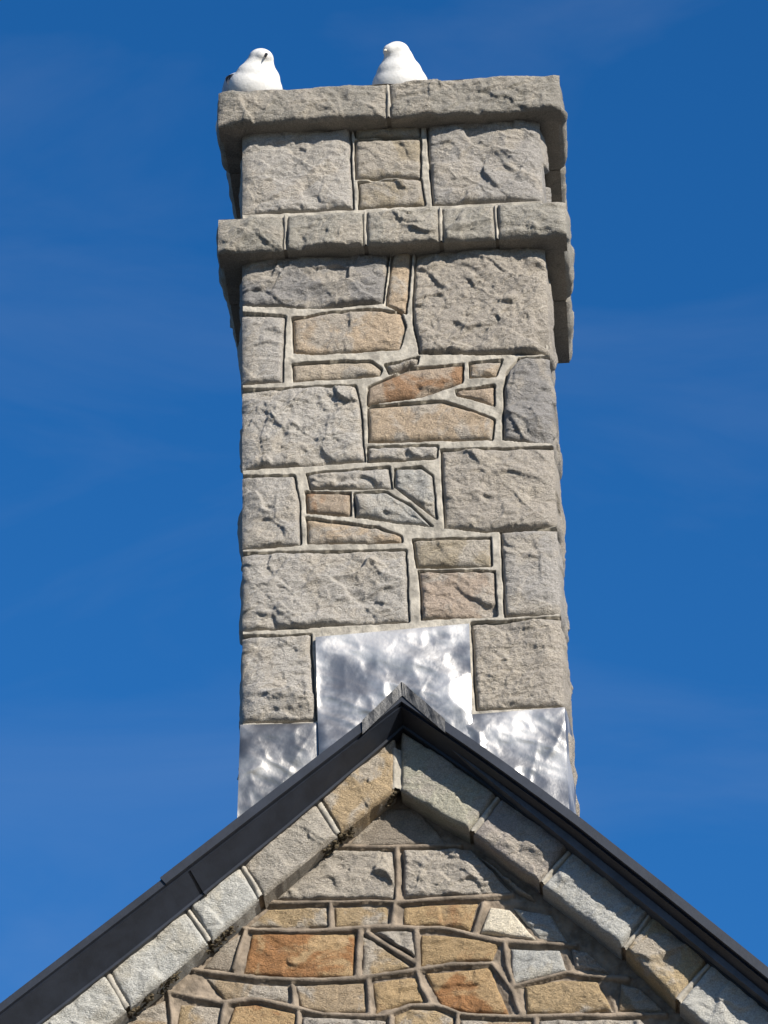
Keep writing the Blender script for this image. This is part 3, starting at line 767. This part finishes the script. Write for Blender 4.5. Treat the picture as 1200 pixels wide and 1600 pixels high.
# top of the cap, bedded in mortar
nx, ny = 120, 80
X, Y = np.meshgrid(np.linspace(-0.565, 0.565, nx+1), np.linspace(-O+0.002, D+O-0.006, ny+1))
P = np.column_stack([X.ravel(), Y.ravel()])
P3 = np.column_stack([P, np.zeros(len(P))])
Zt = ZC1 - 0.001 + 0.004*fbm(P3, 8, 4, 61)
mbt = MB(); mbt.grid(np.column_stack([P, Zt]), nx, ny)
mbt.build('cap_bedding', M['mortar'], chimney)

# ---------------------------------------------------------------- lead flashing
def lead(poly, y0, sd, wrap=None, tone=1.0):
    poly = np.array(poly)
    lo, hi = poly.min(0), poly.max(0)
    # straight-sided sheet: left and right edges from the measured corners
    n = len(poly)
    res = 0.005
    nx, nz = int((hi[0]-lo[0])/res), int((hi[1]-lo[1])/res)
    U, V = np.meshgrid(np.linspace(0, 1, nx+1), np.linspace(0, 1, nz+1))
    TL, TR, BL, BR = poly[0], poly[1], poly[-1], poly[-2]
    U, V = U.ravel()[:, None], V.ravel()[:, None]
    P = (1-V)*((1-U)*TL + U*TR) + V*((1-U)*BL + U*BR)
    P3 = np.column_stack([P, np.full(len(P), sd*1.0)])
    P3[:, 0] += 0.02*fbm(P3, 7, 2, sd+9)
    P3[:, 1] += 0.45*P3[:, 0]
    dent = 0.020*fbm(P3*np.array([1, 1.5, 1]), 4.2, 2, sd, 0.5) + 0.0058*fbm(P3*np.array([1, 1.6, 1]), 10, 2, sd+4, 0.5, True)
    rl = np.random.RandomState(sd+70)
    for c in range(9):   # sharp creases left by dressing the sheet
        cc = lo + rl.rand(2)*(hi-lo); a = rl.choice([-0.55, 0.1, -0.2, 0.9]) + rl.randn()*0.2
        q = P + np.column_stack([fbm(P3, 9, 2, sd+c), fbm(P3, 9, 2, sd+c+3)])*0.008
        dd = -(q[:, 0]-cc[0])*math.sin(a) + (q[:, 1]-cc[1])*math.cos(a)
        al = (q[:, 0]-cc[0])*math.cos(a) + (q[:, 1]-cc[1])*math.sin(a)
        dent += rl.uniform(0.003, 0.007)*np.exp(-np.abs(dd)/0.009)*np.exp(-(np.abs(al)/rl.uniform(0.05, 0.14))**4)
    dent += 0.0006*fbm(P3, 50, 2, sd+6)
    ed = np.minimum(np.minimum(U, 1-U).ravel()*(hi[0]-lo[0]), V.ravel()*(hi[1]-lo[1]))
    k = 1-np.exp(-ed/0.02)
    y = y0 - (0.004 + 0.5*dent*k + 0.004*k)
    mb = MB()
    V3 = np.column_stack([P[:, 0], y, P[:, 1]])
    mb.grid(V3, nx, nz, True)
    G = V3.reshape(nz+1, nx+1, 3)
    off = np.array([0, 0.018, 0])
    mb.strip(G[0], G[0]+off); mb.strip(G[:, 0], G[:, 0]+off, True)
    if wrap:   # dressed round the corner on to the return face
        A = G[:, -1]
        B = A.copy(); B[:, 0] += 0.006; B[:, 1] = 0.012
        C2 = B.copy(); C2[:, 1] = 0.16; C2[:, 0] += 0.012 + 0.006*fbm(C2, 12, 2, sd)
        mb.strip(A, B, False); mb.strip(B, C2, False)
    else:
        mb.strip(G[:, -1], G[:, -1]+off)
    o = mb.build('lead_sheet', M['lead'], chimney); o.color = (tone, tone, tone, 1)
    return o
lead(LEAD['left'], -0.010, 3, tone=0.72)
lead(LEAD['right'], -0.012, 8, wrap=True)
lead(LEAD['centre'], -0.019, 15)

# ---------------------------------------------------------------- gable rubble
outs = []
def gstone(st, ydip=0.004):
    mat, colr, base, amp = KIND[st['k']]
    m2 = MB()
    oo, _ = stone_front(m2, st, 0.0, base, amp, seed(), soft=0.0045, back=0.03, ydip=ydip)
    outs.append(oo)
    cj = 1 + rng.uniform(-0.08, 0.08)
    m2.build('stone', M[mat], gable, True, tuple(c*cj for c in colr))
for st in G: gstone(grown(st, 0.0050))
# courses carried on below the part that was measured
lowx = [(-1.45, 1.40)]
z = min(q[1] for st in G for q in st['b']) - 0.02
zlow = z
strap_low = []
for row in range(4):
    h = rng.uniform(0.10, 0.16)
    half = 0.72 + 1.12*(8.0 - z) - 0.9
    x = -1.45
    while x < 1.4:
        w = rng.uniform(0.14, 0.3)
        zc = z-0.5*h
        lim = under_roof(np.array([x, x+w]), 0.30)
        if lim.min() > z-0.05:
            gstone(dict(t=[(x+0.008, z-0.008), (x+w-0.008, z-0.008+rng.uniform(-.006, .006))], b=[(x+0.008+rng.uniform(-.01, .01), z-h+0.008), (x+w-0.008, z-h+0.008)],
                        l=[], r=[], q=0, k=rng.choice(['ytan', 'rust3', 'tan2', 'wgrey', 'orange', 'bluegrey'])))
            strap_low.append([(x, z), (x, z-h)])
        x += w
    strap_low.append([(-1.45, z), (1.4, z+0.01)])
    z -= h
zmin = z
inner = np.array([(x, zz) for x, zz in COPL[::-1]] + list(COPR))
def keep(Pq):
    zi = np.interp(Pq[:, 0], inner[:, 0], inner[:, 1], left=-1, right=-1)
    return Pq[:, 1] < zi + 0.06
pointing('pointing', outs, -1.33, 1.24, zmin, 7.86, 0.0, M['brown_mortar'], gable, 0.004, -0.002, straps=STR + strap_low, strap_w=0.0090, strap_h=0.015,
         keep=keep, rough=0.0022, seed=44, bead_d=0.014)

# ---------------------------------------------------------------- coping stones under the verge
YC = -0.085
cp_poly = [(x, z) for x, z in COPUL[::-1]] + [(x, z) for x, z in COPUR] + [(x, z) for x, z in COPR[::-1]] + [(x, z) for x, z in COPL]
def off_poly(up, lo, k):
    """mortar bed behind the coping, pulled in a little from the lower edge"""
    a, b = np.array(up), np.array(lo)
    return a, b + (a-b)*k
cop_mb = MB()
for up, lo, fl in ((COPUL, COPL, True), (COPUR, COPR, False)):
    a, b = off_poly(up, lo, 0.05)
    a = a + np.array([0, 0.03])
    A0 = np.column_stack([a[:, 0], np.full(len(a), YC+0.010), a[:, 1]]); B0 = np.column_stack([b[:, 0], np.full(len(b), YC+0.010), b[:, 1]])
    B1 = B0.copy(); B1[:, 1] = 0.016
    A1 = A0.copy(); A1[:, 1] = 0.016
    cop_mb.strip(A0, B0, not fl); cop_mb.strip(B0, B1, not fl); cop_mb.strip(A1, A0, not fl)
coping = cop_mb.build('coping', M['brown_mortar'], house, False)
outs = []
for st in CP:
    mat, colr, base, amp = KIND[st['k']]
    m2 = MB()
    oo, _ = stone_front(m2, st, YC, base, amp, seed(), soft=0.0045, back=0.10, ydip=0.006)
    outs.append(oo)
    m2.build('coping_stone', M[mat], coping, True, colr)
cstraps = []
for up, lo in ((COPUL, COPL), (COPUR, COPR)):
    for a, b in zip(up[1:-1], lo[1:-1]): cstraps.append([a, tuple(np.array(b)*0.96+np.array(a)*0.04)])
cstraps.append([COPUL[0], COPL[0]])
up_all = np.array(COPUL[::-1] + COPUR[1:])
def keep_c(Pq):
    zi = np.interp(Pq[:, 0], inner[:, 0], inner[:, 1]); zu = np.interp(Pq[:, 0], up_all[:, 0], up_all[:, 1])
    return (Pq[:, 1] > zi+0.004) & (Pq[:, 1] < zu+0.02)
pointing('pointing', outs, -1.3, 1.2, 6.66, 7.97, YC, M['mortar'], coping, 0.006, 0.0, straps=cstraps, strap_w=0.0085, strap_h=0.008, keep=keep_c, rough=0.002, seed=71, bead_d=0.01)

# crumbly moss along the foot of the left coping
mv, mf, mn = [], [], 0
r2 = np.random.RandomState(12)
ico = bpy.data.meshes.new('tmp')
import bmesh
bmx = bmesh.new(); bmesh.ops.create_icosphere(bmx, subdivisions=1, radius=1.0)
IV = np.array([v.co[:] for v in bmx.verts]); IF = [tuple(v.index for v in f.verts) for f in bmx.faces]; bmx.free()
bpy.data.meshes.remove(ico)
Lp = np.array(COPL[:5])
for i in range(1000):
    t = r2.rand()**1.25
    pnt = resample(Lp, np.array([t]))[0]
    if fbm(np.array([[t*9, 0, 0]]), 1.0, 2, 7)[0] < -0.12: continue
    s = 0.0025 + 0.0055*r2.rand()**2
    c = np.array([pnt[0], YC + 0.01 + 0.05*r2.rand(), pnt[1] + 0.002 + r2.randn()*0.004])
    V = IV*(s*np.array([1.5, 1, 0.9]))*(1+0.25*r2.randn(len(IV), 1)) + c
    mv.append(V); mf += [tuple(k+mn for k in f) for f in IF]; mn += len(V)
moss = new_obj('moss', np.vstack(mv), mf, M['moss'], coping, False); moss['kind'] = 'stuff'

# ---------------------------------------------------------------- verge trim
YT = -0.20
def slope_frames(path):
    P = np.array(path)
    nrm = []
    for i in range(len(P)):
        d = (P[min(i+1, len(P)-1)] - P[max(i-1, 0)]); d /= np.linalg.norm(d)
        n = np.array([d[1], -d[0]])
        if n[1] > 0: n = -n
        nrm.append(n)
    return P, np.array(nrm)

def sweep(name, path, profile, mat, apex_first=True, parent=house):
    P, nrm = slope_frames(path)
    if apex_first:  # mitred on the centre line
        d = P[1]-P[0]; d /= np.linalg.norm(d)
        nrm[0] = np.array([0, -1.0/abs(d[0])])
    R = []
    for (px, pz), n in zip(P, nrm):
        prof = profile(px) if callable(profile) else profile
        R.append([(px + n[0]*q, y, pz + n[1]*q) for q, y in prof])
    R = np.array(R)
    k = len(prof)
    v = R.reshape(-1, 3); f = []
    flip = P[-1][0] < P[0][0]
    for i in range(len(P)-1):
        for j in range(k):
            q = (i*k+j, i*k+(j+1) % k, (i+1)*k+(j+1) % k, (i+1)*k+j)
            f.append(q if flip else q[::-1])
    e0, e1 = tuple(range(k)), tuple(range((len(P)-1)*k, len(P)*k))
    f += [e0[::-1], e1] if flip else [e0, e1[::-1]]
    return new_obj(name, v, f, mat, parent, False)

def dens(path, n):
    P = np.array(path); R = resample(P, np.linspace(0, 1, n)); return R
def trim_profile(dy=0.0, dq=0.0):
    def at(x):   # the board is cut narrower towards the apex and along the right slope
        q = float(np.interp(x, [-0.95, -0.83, -0.39, -0.25, 0.0, 0.5, 1.1], [0.100, 0.098, 0.085, 0.076, 0.061, 0.066, 0.074]))
        return [(dq, YT+dy), (0.027, YT+dy), (0.030, YT+0.016), (0.036, YT+0.012), (q-0.008, -0.112), (q, -0.112), (q+0.001, -0.06), (dq+0.012, -0.06)]
    return at
VLa = [tuple(p) for p in dens(VL[:2], 8)]
VLb = [tuple(p) for p in dens(VL[1:], 30)]
VRa = [tuple(p) for p in dens(VR, 40)]
sweep('verge_trim', VLa, trim_profile(), M['verge'])
sweep('verge_trim', VLb, trim_profile(0.006, 0.005), M['verge'], False)
sweep('verge_trim', VRa, trim_profile(), M['verge'])
# overlap collar on the left, a hand's breadth above the lower piece
jl = np.array(VL[1]); dl = (np.array(VL[0])-jl); dl /= np.linalg.norm(dl)
sweep('verge_clip', [tuple(jl + dl*0.085), tuple(jl + dl*0.091)], [(0.036, YT+0.004), (0.088, -0.118), (0.098, -0.118), (0.098, -0.10), (0.040, YT+0.03)], M['verge'], False)

# ridge cap over the apex
def ridge(pts, y0, y1):
    ap, lft, rgt = [np.array(p) for p in pts]
    n = 7
    out, inn = [], []
    path = [lft + (ap-lft)*t for t in np.linspace(0, 0.9, n)] + [ap + np.array([-0.004, -0.003]), ap, ap + np.array([0.004, -0.003])] + [ap + (rgt-ap)*t for t in np.linspace(0.1, 1, n)]
    th = 0.034
    V = []
    for k, p in enumerate(path):
        wv = 0.0025*math.sin(k*2.1)
        V.append((p[0], y0 + wv, p[1] + wv))
    for k, p in enumerate(path):
        V.append((p[0], y0 + 0.004, p[1]-th-0.012))
    m_ = len(path)
    V += [(x, y1, z) for x, y, z in V[:m_]]
    f = []
    for k in range(m_-1):
        f.append((k, k+m_, k+m_+1, k+1))
        f.append((k, k+1, k+1+2*m_, k+2*m_))
    f += [(0, 2*m_, m_), (m_-1, 2*m_-1, 3*m_-1)]
    o = new_obj('ridge_cap', V, f, M['ridge'], house, False)
    return o
ridge(RC, YT-0.008, 0.01)

# ================================================================ gulls
def gull(name, loc, heading, blobs, wing_mat, label, bill, bill_mat, eyes, wing_out=0.108, group='gulls on the chimney cap'):
    """blobs: (x across, y forward, z up, rx, ry, rz) joined by voxel remeshing into one body; +y is forward"""
    root = empty(name, loc)
    root.rotation_euler = (0, 0, heading)
    root['label'] = label; root['category'] = 'gull'; root['group'] = group
    bm = bmesh.new()
    for (x, y, z, rx, ry, rz, tilt) in blobs:
        mt = Matrix.Diagonal((1.2, 1.06, 1, 1)) @ Matrix.Translation((x, y, z)) @ Matrix.Rotation(tilt, 4, 'X') @ Matrix.Diagonal((rx, ry, rz, 1))
        bmesh.ops.create_icosphere(bm, subdivisions=4, radius=1.0, matrix=mt)
    me = bpy.data.meshes.new('body'); bm.to_mesh(me); bm.free()
    tmp = bpy.data.objects.new('tmp', me); COL.objects.link(tmp)
    md = tmp.modifiers.new('r', 'REMESH'); md.mode = 'VOXEL'; md.voxel_size = 0.0045
    sm = tmp.modifiers.new('s', 'SMOOTH'); sm.iterations = 9; sm.factor = 0.5
    dg = bpy.context.evaluated_depsgraph_get()
    me2 = bpy.data.meshes.new_from_object(tmp.evaluated_get(dg)); me2.name = 'body'
    bpy.data.objects.remove(tmp); bpy.data.meshes.remove(me)
    me2.materials.clear(); me2.materials.append(M['white_feather'])
    me2.polygons.foreach_set('use_smooth', [True]*len(me2.polygons))
    body = bpy.data.objects.new('body', me2); COL.objects.link(body); body.parent = root
    # folded wings: long shells lying along the flanks, tips over the tail
    for s in (-1, 1):
        nu, nv = 26, 12
        mbw = MB(); V = []
        for i in range(nu+1):
            t = i/nu
            y = 0.055 - 0.27*t
            wd = 0.068*math.sin(math.pi*min(1, 0.10+0.9*t**0.75))**0.8*(1-0.45*t) + 0.004
            cx = s*(wing_out - (wing_out-0.024)*t**1.5); cz = 0.166 - 0.05*t - 0.0*t
            for j in range(nv+1):
                a = (j/nv-0.5)*2
                V.append((cx - s*0.030*a*a*(0.4+0.6*(a > 0)) - s*0.012*max(a, 0), y, cz + a*wd))
        V = np.array(V)
        mbw.grid(V, nv, nu, s < 0)
        V2 = V.copy(); V2[:, 0] -= s*0.010
        mbw.grid(V2, nv, nu, s > 0)
        mbw.build('wing', wing_mat, root)
    # bill: a tapered, slightly hooked cone
    (hx, hy, hz), (dx, dy, dz), ln, rad = bill
    d = Vector((dx, dy, dz)).normalized(); up = Vector((0, 0, 1)); sd = d.cross(up).normalized(); up = sd.cross(d)
    V, n_, k_ = [], 10, 10
    for i in range(n_+1):
        t = i/n_
        rr = rad*(1-t**1.8)*(0.92 + 0.1*math.sin(t*5)) + 0.0006
        c = Vector((hx, hy, hz)) + d*(ln*t) - up*(0.006*t**3)
        for j in range(k_):
            a = 2*math.pi*j/k_
            V.append(c + sd*(rr*0.62*math.cos(a)) + up*(rr*math.sin(a)))
    f = [(i*k_+j, i*k_+(j+1) % k_, (i+1)*k_+(j+1) % k_, (i+1)*k_+j) for i in range(n_) for j in range(k_)] + [tuple(range(n_*k_, n_*k_+k_))]
    new_obj('bill', [tuple(v) for v in V], f, bill_mat, root)
    for e in eyes:
        bme = bmesh.new(); bmesh.ops.create_uvsphere(bme, u_segments=12, v_segments=8, radius=0.0048, matrix=Matrix.Translation(e))
        mee = bpy.data.meshes.new('eye'); bme.to_mesh(mee); bme.free(); mee.materials.append(M['eye'])
        oe = bpy.data.objects.new('eye', mee); COL.objects.link(oe); oe.parent = root
    # legs with webbed feet
    for s in (-1, 1):
        V, f = [], []
        rings = [(s*0.034, 0.0, 0.085, 0.008), (s*0.036, -0.004, 0.05, 0.006), (s*0.037, 0.002, 0.012, 0.0055), (s*0.037, 0.006, 0.003, 0.006)]
        for (x, y, z, r) in rings:
            for j in range(8):
                a = 2*math.pi*j/8; V.append((x + r*math.cos(a), y + r*math.sin(a), z))
        for i in range(3):
            f += [(i*8+j, i*8+(j+1) % 8, (i+1)*8+(j+1) % 8, (i+1)*8+j) for j in range(8)]
        b0 = len(V)
        toes = [(-0.026, 0.050), (-0.012, 0.050), (0.0, 0.062), (0.013, 0.051), (0.027, 0.050)]
        V += [(s*0.037, -0.008, 0.010)] + [(s*0.037 + x, y, 0.002) for x, y in toes] + [(s*0.037, -0.008, 0.0)] + [(s*0.037 + x, y, 0.0) for x, y in toes]
        for j in range(4):
            f += [(b0, b0+1+j, b0+2+j), (b0+6, b0+8+j, b0+7+j), (b0+1+j, b0+7+j, b0+8+j, b0+2+j)]
        f += [(b0, b0+6, b0+7, b0+1), (b0, b0+5, b0+11, b0+6)]
        new_obj('leg', V, f, M['leg'], root)
    return root

def bird(turn, tuck=0.0, fwd=0.0):
    """body blobs with the head turned by an angle (radians, + to the bird's left); returns blobs, bill root, look, eyes"""
    hz, hy = 0.268-tuck, 0.098+fwd
    lx, ly = -math.sin(turn), math.cos(turn)
    B = [(0, -0.02, 0.130, 0.082, 0.135, 0.072, 0.22), (0, 0.050, 0.140, 0.081, 0.080, 0.080, 0.0), (0, 0.075, 0.172, 0.066, 0.060, 0.062, 0),
         (0, 0.086, 0.212-tuck*.5, 0.050, 0.047, 0.055, 0), (0, hy-0.004, 0.245-tuck, 0.043, 0.042, 0.045, 0),
         (lx*0.006, hy+ly*0.006, hz, 0.037, 0.041, 0.036, 0), (lx*0.028, hy+ly*0.028, hz-0.005, 0.026, 0.026, 0.024, 0),
         (0, -0.12, 0.125, 0.058, 0.09, 0.040, 0.1), (0, -0.165, 0.122, 0.042, 0.065, 0.014, 0.06), (0, 0.0, 0.095, 0.060, 0.085, 0.045, 0)]
    bill0 = (lx*0.046, hy+ly*0.046, hz-0.010)
    eyes = []
    for s in (-1, 1):
        ex, ey = s*math.cos(turn), s*math.sin(turn)
        eyes.append((lx*0.022 + ex*0.0335, hy+ly*0.022 + ey*0.0335, hz+0.008))
    return B, bill0, (lx, ly), eyes

# heading pi turns the bird's front (+y) towards the street
B, b0, (lx, ly), ey = bird(0.0, 0.035)
gull('seagull', (-0.490, 0.168, ZC1+0.002), math.pi+0.45, B, M['grey_feather'],
     'white gull with grey wing and dark bill, near the left end of the chimney cap', (b0, (lx, ly, -0.25), 0.036, 0.0095), M['dark_bill'], ey)
B, b0, (lx, ly), ey = bird(-0.70, 0.026)
gull('seagull', (0.030, 0.19, ZC1+0.002), math.pi-0.02, B, M['pale_feather'],
     'plump all-white gull with its head turned aside, near the middle of the chimney cap', (b0, (lx, ly, -0.15), 0.027, 0.0085), M['pale_bill'], ey, wing_out=0.094)
